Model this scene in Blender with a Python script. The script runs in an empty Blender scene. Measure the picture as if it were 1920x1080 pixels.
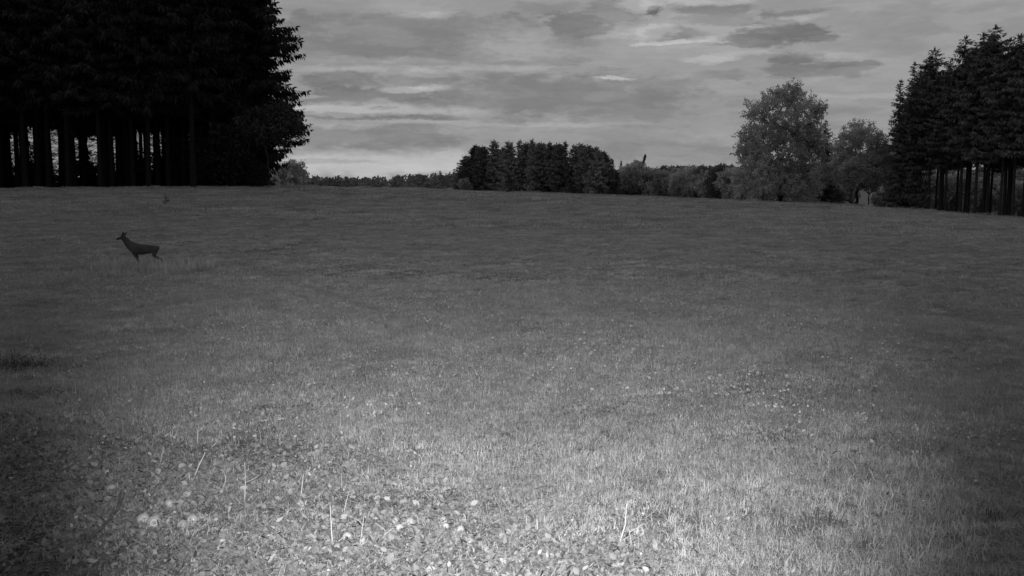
import bpy, math, random
import numpy as np
from mathutils import Vector, Matrix

# ------------------------------------------------------------------ camera, world, sun, flash, exposure
sc = bpy.context.scene
C = sc.collection
F = 1844.0                       # focal length in pixels of the 1920 wide photograph
CAMZ = 2.0
PITCH = math.atan((540 - 338) / F)
cam_d = bpy.data.cameras.new('camera'); cam = bpy.data.objects.new('camera', cam_d); C.objects.link(cam)
cam_d.sensor_width = 36; cam_d.lens = 36 * F / 1920
cam_d.clip_start = 0.05; cam_d.clip_end = 12000
cam.location = (0, 0, CAMZ); cam.rotation_euler = (math.pi / 2 - PITCH, 0, 0)
sc.camera = cam
sc.render.resolution_x = 1024; sc.render.resolution_y = 576
sc.view_settings.view_transform = 'Standard'; sc.view_settings.look = 'None'
sc.view_settings.exposure = 0; sc.view_settings.gamma = 1

def ray(px, py):
    u = (px - 960) / F; v = (py - 540) / F
    return np.array([u, math.cos(PITCH) - v * math.sin(PITCH), -math.sin(PITCH) - v * math.cos(PITCH)])
def azel(px, py):
    r = ray(px, py)
    return math.degrees(math.atan2(r[0], r[1])), math.degrees(math.atan2(r[2], math.hypot(r[0], r[1])))

SUN_AZ = math.radians(-13); SUN_EL = math.radians(9)
w = bpy.data.worlds.new("World"); sc.world = w; w.use_nodes = True
nt = w.node_tree; N = nt.nodes; Lk = nt.links; N.clear()
def nd(t, **k):
    n = N.new(t)
    for a, b in k.items(): setattr(n, a, b)
    return n
def val(sock, x):
    if isinstance(x, (int, float, tuple, list)): sock.default_value = x
    else: Lk.new(x, sock)
def mth(op, a, b=None, clamp=False):
    n = nd('ShaderNodeMath', operation=op, use_clamp=clamp); val(n.inputs[0], a)
    if b is not None: val(n.inputs[1], b)
    return n.outputs[0]
def vmt(op, a, b=None):
    n = nd('ShaderNodeVectorMath', operation=op); val(n.inputs[0], a)
    if b is not None: val(n.inputs[1], b)
    return n.outputs['Value'] if op == 'LENGTH' else n.outputs[0]
out = nd('ShaderNodeOutputWorld'); bg = nd('ShaderNodeBackground'); bg.inputs['Strength'].default_value = 0.1
Lk.new(bg.outputs[0], out.inputs[0])
sky = nd('ShaderNodeTexSky', sky_type='NISHITA', sun_disc=False, sun_elevation=SUN_EL, sun_rotation=SUN_AZ)
bw = nd('ShaderNodeRGBToBW'); Lk.new(sky.outputs[0], bw.inputs[0])
tc = nd('ShaderNodeTexCoord')
sep = nd('ShaderNodeSeparateXYZ'); Lk.new(tc.outputs['Generated'], sep.inputs[0])
RD = 180 / math.pi
az = mth('MULTIPLY', mth('ARCTAN2', sep.outputs[0], sep.outputs[1]), RD)
el = mth('MULTIPLY', mth('ARCSINE', sep.outputs[2]), RD)
cmb = nd('ShaderNodeCombineXYZ'); Lk.new(az, cmb.inputs[0]); Lk.new(el, cmb.inputs[1])
uv = cmb.outputs[0]
def noise(vec, scale, det=5, rough=.55, mul=(1, 1, 1), off=(0, 0, 0)):
    m = vmt('ADD', vmt('MULTIPLY', vec, mul), off)
    n = nd('ShaderNodeTexNoise'); n.inputs['Scale'].default_value = scale; n.inputs['Detail'].default_value = det
    n.inputs['Roughness'].default_value = rough; Lk.new(m, n.inputs['Vector']); return n
wn = noise(uv, .42, 6, .6, (.45, 1.0, 1))
warp = vmt('MULTIPLY', vmt('SUBTRACT', wn.outputs['Color'], (.5, .5, .5)), (2.8, .8, 0))
wn2 = noise(uv, 2.2, 8, .72, (.45, 1.1, 1), (31, 7, 0))
warp2 = vmt('MULTIPLY', vmt('SUBTRACT', wn2.outputs['Color'], (.5, .5, .5)), (1.7, .5, 0))
uvw = vmt('ADD', vmt('ADD', uv, warp), warp2)
# clouds: centre and radii as directions in the sky, and how much darker or brighter than the mean overcast
CL = [(760,52,255,26,-.075,.3),(700,90,215,34,-.08,.3),(640,30,150,16,-.03,.6),(1075,48,66,26,-.095,.15),(1145,20,62,20,-.08,.25),(1040,15,60,14,-.05,.5),(1232,17,17,11,-.16,.15),
 (1330,17,64,9,-.10,.25),(1338,36,58,10,-.08,.3),(1490,22,80,5,-.07,.4),(1430,30,17,13,-.09,.3),(1270,64,55,11,-.10,.3),(1437,60,80,22,-.115,.15),(1532,71,56,5,-.10,.3),(1378,80,62,5,-.09,.3),
 (1500,109,54,12,-.10,.2),(1590,123,46,6,-.10,.25),(1528,133,84,15,-.085,.3),(1356,141,64,7,-.06,.4),(640,150,80,17,-.085,.25),(705,173,110,14,-.10,.2),(770,150,54,9,-.06,.3),(656,119,32,3,-.05,.5),
 (620,191,74,8,-.09,.3),(712,203,30,3,-.08,.4),(716,220,160,6,-.10,.3),(690,263,195,25,-.07,.3),(1045,182,255,40,-.075,.3),(1222,160,84,21,-.06,.4),(1160,209,140,23,-.06,.4),(1310,206,120,36,-.04,.8),
 (975,116,62,5,-.05,.4),(1056,112,62,8,-.06,.4),(1090,80,68,9,-.06,.35),(1150,128,34,4,-.05,.4),(606,303,115,5,-.09,.4),(1290,284,240,18,-.05,.6),(1480,230,200,26,-.035,.8),(1760,50,110,34,-.03,.8),(960,268,260,18,-.03,.8),
 (960,82,96,25,.055,.3),(790,128,225,7,.065,.5),(706,112,115,7,.07,.5),(768,166,64,6,.15,.4),(656,207,150,12,.12,.4),(825,209,95,9,.08,.5),(780,229,110,5,.06,.5),(650,237,55,5,.07,.5),
 (1153,145,42,3,.20,.5),(1225,60,46,13,.17,.5),(1265,79,74,4,.18,.4),(1313,75,27,8,.12,.4),(1215,6,46,12,.17,.6),(1306,2,75,6,.12,.6),(1475,34,64,8,.08,.5),(1394,47,44,3,.10,.5),(1250,50,140,60,.04,.9),
 (1331,110,44,7,.14,.4),(1387,102,66,5,.08,.5),(1562,103,64,7,.06,.5),(720,308,310,24,.17,.6),(540,306,70,16,.14,.7),(806,26,48,6,.09,.5),(1000,233,210,4,.05,.5),(1640,180,130,4,.05,.6)]
acc = 0.318
en = noise(uv, 1.2, 8, .64, (.4, 1.15, 1), (7, 91, 0)); edge = mth('MULTIPLY', mth('SUBTRACT', en.outputs['Fac'], .5), 2.9)
accD = 0.0; accL = 0.0
tex = noise(uvw, .5, 7, .62, (.35, 1.2, 1), (3, 5, 0))
acc = mth('ADD', mth('MULTIPLY', mth('SUBTRACT', tex.outputs['Fac'], .5), .09), acc)
tex2 = noise(uvw, 3.2, 6, .65, (.25, 1.3, 1), (13, 25, 0))
acc = mth('ADD', mth('MULTIPLY', mth('SUBTRACT', tex2.outputs['Fac'], .5), .07), acc)
tex3 = noise(uvw, 1.0, 7, .6, (.22, 1.0, 1), (53, 11, 0))
m3 = nd('ShaderNodeMapRange', interpolation_type='SMOOTHSTEP'); Lk.new(tex3.outputs['Fac'], m3.inputs[0]); m3.inputs[1].default_value = .44; m3.inputs[2].default_value = .60; m3.inputs[3].default_value = -.018; m3.inputs[4].default_value = .026
acc = mth('ADD', acc, m3.outputs[0])
for (cx, cy, rx, ry, dv, soft) in CL:
    soft = min(1.0, soft * 1.1 + .18); ew = 1.0 if ry > 9 else .75; rx *= 1.06; ry *= 1.1
    a, e = azel(cx, cy); ra = rx / F * RD; rb = ry / F * RD
    l = vmt('LENGTH', vmt('MULTIPLY', vmt('SUBTRACT', uvw, (a, e, 0)), (1 / ra, 1 / rb, 0)))
    mr = nd('ShaderNodeMapRange', interpolation_type='SMOOTHSTEP'); Lk.new(mth('ADD', l, mth('MULTIPLY', edge, ew)), mr.inputs[0])
    mr.inputs[1].default_value = 1 + soft * .55; mr.inputs[2].default_value = 1 - soft * .75
    mr.inputs[3].default_value = 0; mr.inputs[4].default_value = dv
    if dv < 0: accD = mth('MINIMUM', accD, mr.outputs[0])
    else: accL = mth('MAXIMUM', accL, mr.outputs[0])
acc = mth('ADD', acc, mth('MULTIPLY', accD, 1.2)); acc = mth('ADD', acc, mth('MULTIPLY', accL, 1.1))
# the overcast thins out towards the unseen zenith
zen = nd('ShaderNodeMapRange'); Lk.new(el, zen.inputs[0]); zen.inputs[1].default_value = 14; zen.inputs[2].default_value = 50
zen.inputs[3].default_value = 1.0; zen.inputs[4].default_value = .8
cloud = mth('MULTIPLY', mth('MAXIMUM', mth('MULTIPLY', acc, zen.outputs[0]), .05), 10.0)
mx = nd('ShaderNodeMix', data_type='FLOAT'); mx.inputs[0].default_value = .95
Lk.new(mth('MINIMUM', bw.outputs[0], 4.0), mx.inputs[2]); Lk.new(cloud, mx.inputs[3])
Lk.new(mx.outputs[0], bg.inputs['Color'])

sd = bpy.data.lights.new('sun', 'SUN'); sd.energy = 0.5; sd.angle = math.radians(14); sd.color = (1, 1, 1)
so = bpy.data.objects.new('sun', sd); C.objects.link(so)
sv = Vector((math.sin(SUN_AZ) * math.cos(SUN_EL), math.cos(SUN_AZ) * math.cos(SUN_EL), math.sin(SUN_EL)))
so.rotation_euler = sv.to_track_quat('Z', 'Y').to_euler(); so.location = sv * 200
# the infrared lamp of the trail camera itself lights the foreground
fd = bpy.data.lights.new('infrared_flash', 'SPOT'); fd.energy = 4450; fd.shadow_soft_size = .04
fd.spot_size = math.radians(54); fd.spot_blend = 1.0
fo = bpy.data.objects.new('infrared_flash', fd); C.objects.link(fo); fo.location = (.0, -.02, CAMZ + .10)
fr = ray(965, 755); fo.rotation_euler = Vector(fr).to_track_quat('-Z', 'Y').to_euler()

# ------------------------------------------------------------------ helpers
def tag(o, label=None, cat=None, group=None, kind=None):
    if label: o['label'] = label
    if cat: o['category'] = cat
    if group: o['group'] = group
    if kind: o['kind'] = kind
    return o
def mesh(name, v, f, mat=None, smooth=False):
    v = np.asarray(v, dtype=np.float32); me = bpy.data.meshes.new(name)
    if isinstance(f, np.ndarray):
        k = f.shape[1]; n = len(f)
        me.vertices.add(len(v)); me.vertices.foreach_set('co', v.ravel())
        me.loops.add(n * k); me.loops.foreach_set('vertex_index', f.astype(np.int32).ravel())
        me.polygons.add(n); me.polygons.foreach_set('loop_start', np.arange(0, n * k, k, dtype=np.int32))
        me.update(calc_edges=True); me.validate()
    else:
        me.from_pydata(v.tolist(), [], f); me.update()
    if smooth: me.polygons.foreach_set('use_smooth', [True] * len(me.polygons))
    if mat: me.materials.append(mat)
    return me
def link(name, me, parent=None):
    o = bpy.data.objects.new(name, me); C.objects.link(o)
    if parent: o.parent = parent
    return o
def empty(name, loc=(0, 0, 0), rz=0, s=1):
    o = bpy.data.objects.new(name, None); C.objects.link(o); o.location = loc
    o.rotation_euler = (0, 0, rz); o.scale = (s, s, s) if isinstance(s, (int, float)) else s; o.empty_display_size = .3
    return o
def tube(path, rad, n=6):
    path = np.asarray(path, float); V = []; Fc = []
    for i, p in enumerate(path):
        d = path[min(i + 1, len(path) - 1)] - path[max(i - 1, 0)]; d /= (np.linalg.norm(d) + 1e-9)
        a = np.cross(d, [0.31, .95, .05] if abs(d[2]) > .8 else [0, 0, 1]); a /= np.linalg.norm(a) + 1e-9; b = np.cross(d, a)
        for k in range(n):
            t = 2 * math.pi * k / n; V.append(p + rad[i] * (a * math.cos(t) + b * math.sin(t)))
    for i in range(len(path) - 1):
        for k in range(n):
            k2 = (k + 1) % n; Fc.append((i * n + k, i * n + k2, (i + 1) * n + k2, (i + 1) * n + k))
    return np.array(V), np.array(Fc)
class MB:
    def __init__(s): s.v = []; s.f = []; s.n = 0
    def add(s, v, f): s.v.append(v); s.f.append(np.asarray(f) + s.n); s.n += len(v)
    def get(s): return np.vstack(s.v), np.vstack(s.f)
def unit(a): return a / (np.linalg.norm(a, axis=-1, keepdims=True) + 1e-9)
def cards(rng, c, d, L, W, fold=.0):
    """leaf shaped quads: centre base c, axis d, length L, width W"""
    n = len(c); d = unit(d); side = unit(np.cross(d, rng.normal(size=(n, 3))))
    L = np.broadcast_to(np.asarray(L, float), (n,))[:, None]; W = np.broadcast_to(np.asarray(W, float), (n,))[:, None]
    a = c; b = c + d * L * .45 + side * W / 2; e = c + d * L; g = c + d * L * .45 - side * W / 2
    if fold:
        nn = np.cross(d, side); b = b + nn * W * fold; g = g + nn * W * fold
    v = np.stack([a, b, e, g], 1).reshape(-1, 3); f = np.arange(4 * n).reshape(-1, 4)
    return v, f

def nmat(name, col, var=.3, scale=3.0, rough=.9, transl=0.0, objvar=0.0, coords='Object', bump=0, spec=.2):
    m = bpy.data.materials.new(name); m.use_nodes = True; t = m.node_tree; ns = t.nodes; ns.clear()
    o = ns.new('ShaderNodeOutputMaterial'); p = ns.new('ShaderNodeBsdfPrincipled')
    p.inputs['Roughness'].default_value = rough; p.inputs['Specular IOR Level'].default_value = spec
    tc = ns.new('ShaderNodeTexCoord'); nz = ns.new('ShaderNodeTexNoise'); nz.inputs['Scale'].default_value = scale
    nz.inputs['Detail'].default_value = 4; t.links.new(tc.outputs[coords], nz.inputs['Vector'])
    mr = ns.new('ShaderNodeMapRange'); t.links.new(nz.outputs['Fac'], mr.inputs[0])
    mr.inputs[1].default_value = .3; mr.inputs[2].default_value = .7
    mr.inputs[3].default_value = col * (1 - var); mr.inputs[4].default_value = col * (1 + var)
    c = mr.outputs[0]
    if objvar:
        oi = ns.new('ShaderNodeObjectInfo'); m2 = ns.new('ShaderNodeMapRange'); t.links.new(oi.outputs['Random'], m2.inputs[0])
        m2.inputs[3].default_value = 1 - objvar; m2.inputs[4].default_value = 1 + objvar
        mu = ns.new('ShaderNodeMath'); mu.operation = 'MULTIPLY'; t.links.new(c, mu.inputs[0]); t.links.new(m2.outputs[0], mu.inputs[1]); c = mu.outputs[0]
    t.links.new(c, p.inputs['Base Color'])
    if bump:
        b = ns.new('ShaderNodeBump'); b.inputs['Strength'].default_value = bump; b.inputs['Distance'].default_value = .02
        t.links.new(nz.outputs['Fac'], b.inputs['Height']); t.links.new(b.outputs[0], p.inputs['Normal'])
    if transl:
        tr = ns.new('ShaderNodeBsdfTranslucent'); t.links.new(c, tr.inputs['Color'])
        mi = ns.new('ShaderNodeMixShader'); mi.inputs[0].default_value = transl
        t.links.new(p.outputs[0], mi.inputs[1]); t.links.new(tr.outputs[0], mi.inputs[2]); t.links.new(mi.outputs[0], o.inputs[0])
    else: t.links.new(p.outputs[0], o.inputs[0])
    return m
M_needle = nmat('spruce_needles', .14, .4, .6, .9, .1, .25)
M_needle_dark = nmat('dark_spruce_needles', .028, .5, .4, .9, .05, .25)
M_needle_mid = nmat('grove_needles', .20, .4, .35, .9, .1, .5)
M_bark = nmat('spruce_bark', .05, .4, 6, .95)
M_bark_dark = nmat('dark_left_bark', .012, .4, 6, .95)  # darker bark tone for the left forest trunks
M_bark2 = nmat('grey_bark', .05, .3, 3, .95)
M_leaf = nmat('broad_leaves', .45, .45, .35, .8, .3, .12)
M_leaf_dim = nmat('dull_broad_leaves', .42, .45, .5, .8, .3, .3)
M_far = nmat('far_foliage', .20, .5, .03, .9, .1)
M_grass = nmat('grass_blades', .36, .35, 1.1, .6, .3, .25, spec=.3)
M_dry = nmat('dry_grass', .48, .2, 9, .7, .1)
M_litter = nmat('leaf_litter', .17, .6, 14, .7, .1, .3)
M_straw = nmat('straw', .24, .3, 9, .8, .1, .35)
M_litter2 = nmat('pale_litter', .25, .3, 14, .7, .1, .35)
M_clover = nmat('pale_leaves', .38, .2, 10, .6, .15, .25)
M_apple = nmat('apple_skin', .31, .25, 3, .45, 0, .15, spec=.4)
M_stem = nmat('woody_stem', .12, .3, 20, .9)
M_stick = nmat('stick_bark', .10, .35, 14, .9, bump=.5)
M_weed = nmat('dark_weeds', .09, .4, 2, .9, .1)

# ------------------------------------------------------------------ terrain
ET = np.array([(-1500,392,50),(-600,372,62),(-200,360,76),(0,354,84),(250,351,90),(500,350,96),(560,351,140),(700,353,200),(800,354,250),(860,358,270),
 (1160,367,235),(1370,376,185),(1550,384,160),(1700,395,140),(1920,413,122),(2300,440,105),(3000,470,90)], float)
EU = (ET[:, 0] - 960) / F
EZ = np.array([CAMZ + ray(a, b)[2] / ray(a, b)[1] * d for a, b, d in ET])
def hsh(x, y):   # gentle undulation
    return (np.sin(x * .31 + 1.3 * np.sin(y * .17)) * np.cos(y * .23 + x * .05)) * .5
def ground(x, y):
    x = np.asarray(x, float); y = np.asarray(y, float)
    d = np.hypot(x, y); yy = np.where(y > .35 * d, y, .35 * d)
    u = np.clip(x / np.maximum(yy, 1e-3), EU[0], EU[-1])
    D = np.interp(u, EU, ET[:, 2]); ZE = np.interp(u, EU, EZ)
    t = np.clip(yy / D, 0, 1); s = t ** 1.35
    z = ZE * s
    far = np.clip((yy - D) / 500, 0, 1); sl = (ZE - CAMZ) / D
    zb = ZE + (yy - D) * (sl - .004)
    zf = -3 + 7 * np.clip((u - .02) / .12, 0, 1) * np.clip((yy - 500) / 300, 0, 1) + 4 * np.clip((u + .15) / .1, 0, 1) * np.clip((yy - 600) / 300, 0, 1)
    k = far * far * (3 - 2 * far)
    z = np.where(yy > D, zb * (1 - k) + zf * k, z)
    amp = np.clip((d - 9) / 40, 0, 1) * np.clip((D * .8 - yy) / 20, 0, 1)
    z = z + hsh(x, y) * .035 * amp
    z = z + (np.sin(x * 2.1 + y * .7) * np.sin(y * 1.7 - x * .9)) * .02 * np.clip((22 - d) / 16, 0, 1)
    return z
def hit(px, py):
    """where the line of sight through this point of the photograph meets the field"""
    r = ray(px, py); lo = 1.0
    for Y in np.geomspace(2, 400, 4000):
        p = r * Y / r[1]
        if CAMZ + p[2] <= ground(p[0], Y): return np.array([p[0], Y, float(ground(p[0], Y))])
    return None
def at(px, Y):
    x = (px - 960) / F * Y / 1.002
    return np.array([x, Y, float(ground(x, Y))])
NA = 540; radii = np.concatenate([[0.0], np.geomspace(.6, 6000, 230)])
ang = np.linspace(0, 2 * np.pi, NA, endpoint=False)
RR, AA = np.meshgrid(radii[1:], ang, indexing='ij')
X = RR * np.sin(AA); Y = RR * np.cos(AA); Z = ground(X, Y)
V = np.vstack([[[0, 0, float(ground(0, 0.01))]], np.stack([X, Y, Z], -1).reshape(-1, 3)])
fs = []
nr = len(radii) - 1
i0 = np.arange(nr - 1)[:, None] * NA + 1; k = np.arange(NA)[None, :]; k2 = (k + 1) % NA
quads = np.stack([i0 + k, i0 + NA + k, i0 + NA + k2, i0 + k2], -1).reshape(-1, 4)
M_ground = bpy.data.materials.new('meadow_ground'); M_ground.use_nodes = True
t = M_ground.node_tree; ns = t.nodes; p = ns['Principled BSDF']; p.inputs['Roughness'].default_value = .95; p.inputs['Specular IOR Level'].default_value = .1
geo = ns.new('ShaderNodeNewGeometry')
def gn(scale, det, a, b, mul=(1, 1, 1)):
    mp = ns.new('ShaderNodeVectorMath'); mp.operation = 'MULTIPLY'; mp.inputs[1].default_value = mul; t.links.new(geo.outputs['Position'], mp.inputs[0])
    n = ns.new('ShaderNodeTexNoise'); n.inputs['Scale'].default_value = scale; n.inputs['Detail'].default_value = det; n.inputs['Roughness'].default_value = .65
    t.links.new(mp.outputs[0], n.inputs['Vector'])
    m = ns.new('ShaderNodeMapRange'); m.inputs[1].default_value = .3; m.inputs[2].default_value = .7; m.inputs[3].default_value = a; m.inputs[4].default_value = b
    t.links.new(n.outputs['Fac'], m.inputs[0]); return m.outputs[0], n.outputs['Fac']
a1, _ = gn(.06, 4, .85, 1.15, (1, .5, 1)); a2, h2 = gn(2.5, 8, .70, 1.30); a3, h3 = gn(35, 4, .7, 1.3)
def mm(a, b):
    n = ns.new('ShaderNodeMath'); n.operation = 'MULTIPLY'
    for i, q in enumerate((a, b)):
        if isinstance(q, float): n.inputs[i].default_value = q
        else: t.links.new(q, n.inputs[i])
    return n.outputs[0]
t.links.new(mm(mm(mm(a1, a2), a3), .165), p.inputs['Base Color'])
bp = ns.new('ShaderNodeBump'); bp.inputs['Strength'].default_value = .7; bp.inputs['Distance'].default_value = .05; t.links.new(h3, bp.inputs['Height']); t.links.new(bp.outputs[0], p.inputs['Normal'])
fan = mesh('meadow', V, np.ascontiguousarray(quads), M_ground, True)
g = link('meadow', fan); tag(g, 'wide grassy meadow sloping gently down to the right', kind='structure')

# ------------------------------------------------------------------ tree builders
def spruce_mesh(seed, H=28., cb=8., R=4., full=.6, dens=1.0, trunk_r=.24, mat=None, lean=0, dead=True, spacing=.5, card=1.0, ragged=.2, bark=None, snags=26):
    rng = np.random.default_rng(seed); m = MB()
    lev = np.arange(cb, H - .25, spacing)
    cs = []; ds = []; Ls = []; Ws = []; tb = MB()
    for z in lev:
        tt = (H - z) / (H - cb); Rz = R * min(1, tt / full) ** .85 * rng.uniform(1 - ragged * .35, 1 + ragged * .35) + .15
        nb = 6 if Rz > 1 else 5
        for b in range(nb):
            a = rng.uniform(0, 2 * np.pi); Lb = Rz * rng.uniform(.62, 1.05 + ragged * .6)
            zz = z + rng.uniform(-1.6, 1.6) * spacing * min(1, tt * 4); drp = rng.uniform(.4, 1.9)
            n = max(3, int(Lb / .22 * dens)); s = np.linspace(.12, 1, n) * Lb
            dz = (-.28 * s + .05 * s ** 2 * (4 / max(Lb, 2))) * drp; dz = dz if tt > .25 else (.25 * s)
            o = np.array([np.cos(a), np.sin(a), 0]); sd_ = np.array([-np.sin(a), np.cos(a), 0])
            P = np.array([0, 0, zz]) + s[:, None] * o + dz[:, None] * [0, 0, 1]
            if Lb > 1.2:
                v_, f_ = tube([[0, 0, zz], P[n // 2], P[-1]], [.05, .03, .01], 3); tb.add(v_, f_)
            for k_ in range(4):
                sgn = 1 if k_ % 2 else -1
                dd = o * rng.uniform(.1, .8, (n, 1)) + sd_ * sgn * rng.uniform(.2, 1.0, (n, 1)) + np.array([0, 0, -1]) * rng.uniform(.3, 1.9, (n, 1)) * (1 if tt > .2 else .2)
                cs.append(P + rng.normal(size=(n, 3)) * .07); ds.append(dd)
                ll = (.35 + .45 * (1 - s / Lb * .6)) * rng.uniform(.6, 1.2, n) * min(1, .4 + Lb / 3) * card
                Ls.append(ll); Ws.append(ll * rng.uniform(.22, .4, n))
            cs.append(P[-1:]); ds.append(o[None] + [[0, 0, .1]]); Ls.append(np.array([.5 * card])); Ws.append(np.array([.16 * card]))
    top = np.array([[0, 0, H - .6]]); cs.append(np.repeat(top, 5, 0)); ds.append(rng.normal(size=(5, 3)) * .25 + [0, 0, 1]); Ls.append(np.full(5, .9)); Ws.append(np.full(5, .2))
    v, f = cards(rng, np.vstack(cs), np.vstack(ds), np.concatenate(Ls), np.concatenate(Ws)); m.add(v, f)
    crown = mesh('spruce_crown', *m.get(), mat)
    # trunk with dead snags
    zs = np.linspace(0, H * .97, 9); wob = np.cumsum(rng.normal(size=(9, 2)) * .03, 0)
    wob -= wob[0]; wob *= np.linspace(0, 1, 9)[:, None]
    v_, f_ = tube([[wob[i, 0], wob[i, 1], z - (.3 if i == 0 else 0)] for i, z in enumerate(zs)], [trunk_r * (1.25 if i == 0 else 1) * (1 - .9 * i / 8) + .02 for i in range(9)], 8); tb.add(v_, f_)
    if dead:
        for i in range(snags):
            z = rng.uniform(1.5, cb + 1); a = rng.uniform(0, 6.28); l = rng.uniform(.6, 2.2)
            v_, f_ = tube([[0, 0, z], [np.cos(a) * l * .5, np.sin(a) * l * .5, z + .05 * l], [np.cos(a) * l, np.sin(a) * l, z - .25 * l]], [.03, .02, .008], 3); tb.add(v_, f_)
    trunk = mesh('spruce_trunk', *tb.get(), bark or M_bark, True)
    return crown, trunk

def broad_mesh(seed, ells, H, trunk_h, N=220, leaves=80, clen=1.5, cwid=.55, leaf=.3, tr=.3, mat=None, stems=1, up=.3, shell=.45, bark=None):
    """broadleaved tree: branches grown to points spread in ellipsoids (cx,cy,cz,rx,ry,rz), leaf sprays at their ends"""
    rng = np.random.default_rng(seed); vol = np.array([e[3] * e[4] * e[5] for e in ells]) ** .75; vol /= vol.sum()
    pts = []
    for i in range(N):
        e = ells[rng.choice(len(ells), p=vol)]; d = unit(rng.normal(size=3)); r = rng.uniform(shell ** 3, 1) ** (1 / 3.)
        pts.append(np.array(e[:3]) + d * r * np.array(e[3:]))
    pts = [p for p in pts if p[2] > .4]
    base = []; nodes = []; parent = []; 
    for s in range(stems):
        a = rng.uniform(0, 6.28); ox = np.array([np.cos(a), np.sin(a), 0]) * (.0 if stems == 1 else .35)
        prev = -1; nk = 5
        for i in range(nk):
            q = ox * (1 + i * (0 if stems == 1 else .9)) + np.array([rng.normal() * .025 * i, rng.normal() * .025 * i, -.2 + (trunk_h + .2) * i / (nk - 1)])
            nodes.append(q); parent.append(prev); prev = len(nodes) - 1
    c0 = np.array([0, 0, trunk_h]); pts.sort(key=lambda p: np.linalg.norm(p - c0))
    tips = []
    for p_ in pts:
        A = np.array(nodes); dv = p_ - A; dist = np.linalg.norm(dv, axis=1)
        pen = np.where(dv[:, 2] < .25 * dist, 1.6, 1) ; pen = np.where(A[:, 2] < trunk_h * .7, pen * 1.8, pen)
        rad = np.linalg.norm(A[:, :2], axis=1) > np.linalg.norm(p_[:2]) + .5; pen = np.where(rad, pen * 1.4, pen)
        j = int(np.argmin(dist * pen)); q = nodes[j]; L = dist[j]; k_ = max(1, int(L / 1.0)); pr = j
        for s in range(1, k_ + 1):
            u_ = s / k_; w_ = q + (p_ - q) * u_; w_ = w_ + [0, 0, up * L * .3 * math.sin(math.pi * u_)] + rng.normal(size=3) * .05 * L * (u_ < 1)
            nodes.append(w_); parent.append(pr); pr = len(nodes) - 1
        tips.append(pr)
    n = len(nodes); load = np.zeros(n)
    for t_ in tips: load[t_] += 1
    for i in range(n - 1, -1, -1):
        if parent[i] >= 0: load[parent[i]] += load[i]
    rr = tr * np.sqrt(np.maximum(load, .4) / max(1, load.max())) ; tb = MB()
    for i in range(n):
        if parent[i] >= 0:
            a = nodes[parent[i]]; b = nodes[i]
            v_, f_ = tube([a, b], [max(rr[i] if parent[i] > 4 else rr[parent[i]], .02), max(rr[i], .012)], 5); tb.add(v_, f_)
    trunk = mesh('tree_trunk', *tb.get(), bark or M_bark2, True)
    cs = []; ds = []
    for t_ in tips:
        d = nodes[t_] - nodes[parent[t_]]; d = unit(d) + np.array([0, 0, .15]); d = unit(d)
        for sp in range(3):
            dd = unit(d + rng.normal(size=3) * .55); m_ = leaves // 3
            s = rng.uniform(-.35, 1, m_) * clen * rng.uniform(.6, 1.15)
            off = rng.normal(size=(m_, 3)) * cwid * (1.05 - np.abs(s[:, None]) / clen * .6) * .6
            P = nodes[t_] + dd * s[:, None] + off + np.array([0, 0, -.12]) * (s[:, None] ** 2) / clen
            cs.append(P); ds.append(dd + rng.normal(size=(m_, 3)) * .8 + off * .5)
    cs = np.vstack(cs); ds = np.vstack(ds); L_ = rng.uniform(.7, 1.3, len(cs)) * leaf
    keep = cs[:, 2] > .15
    v, f = cards(rng, cs[keep], ds[keep], L_[keep], L_[keep] * .7)
    return mesh('tree_crown', v, f, mat), trunk

def make_tree(name, meshes, loc, rz=0, s=1, label=None, cat='tree', group=None, crownn='crown', trunkn='trunk'):
    t_ = empty(name, (loc[0], loc[1], loc[2]), rz, s); tag(t_, label, cat, group)
    if name == 'spruce_tree': t_.rotation_euler = (R_.gauss(0, .012), R_.gauss(0, .012), rz)
    link(crownn, meshes[0], t_); link(trunkn, meshes[1], t_)
    return t_
R_ = random.Random(7)

# ---- needle-covered forest floors, sheets just above the meadow
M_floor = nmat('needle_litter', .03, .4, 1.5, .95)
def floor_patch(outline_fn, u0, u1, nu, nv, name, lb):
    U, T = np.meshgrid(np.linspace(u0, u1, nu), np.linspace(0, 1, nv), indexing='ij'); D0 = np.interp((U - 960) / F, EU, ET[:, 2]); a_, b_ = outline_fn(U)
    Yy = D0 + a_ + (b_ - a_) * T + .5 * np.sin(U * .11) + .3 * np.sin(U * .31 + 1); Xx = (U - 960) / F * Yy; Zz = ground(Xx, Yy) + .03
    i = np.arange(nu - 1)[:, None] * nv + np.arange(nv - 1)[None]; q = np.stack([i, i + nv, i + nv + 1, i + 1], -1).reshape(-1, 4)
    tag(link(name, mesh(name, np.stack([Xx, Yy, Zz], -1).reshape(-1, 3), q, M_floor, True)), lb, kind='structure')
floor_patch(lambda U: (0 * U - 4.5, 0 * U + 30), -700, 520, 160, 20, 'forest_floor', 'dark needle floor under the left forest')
floor_patch(lambda U: (0 * U - 1.0, 0 * U + 30), 1672, 2300, 90, 20, 'forest_floor', 'dark needle floor under the right forest')
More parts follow.
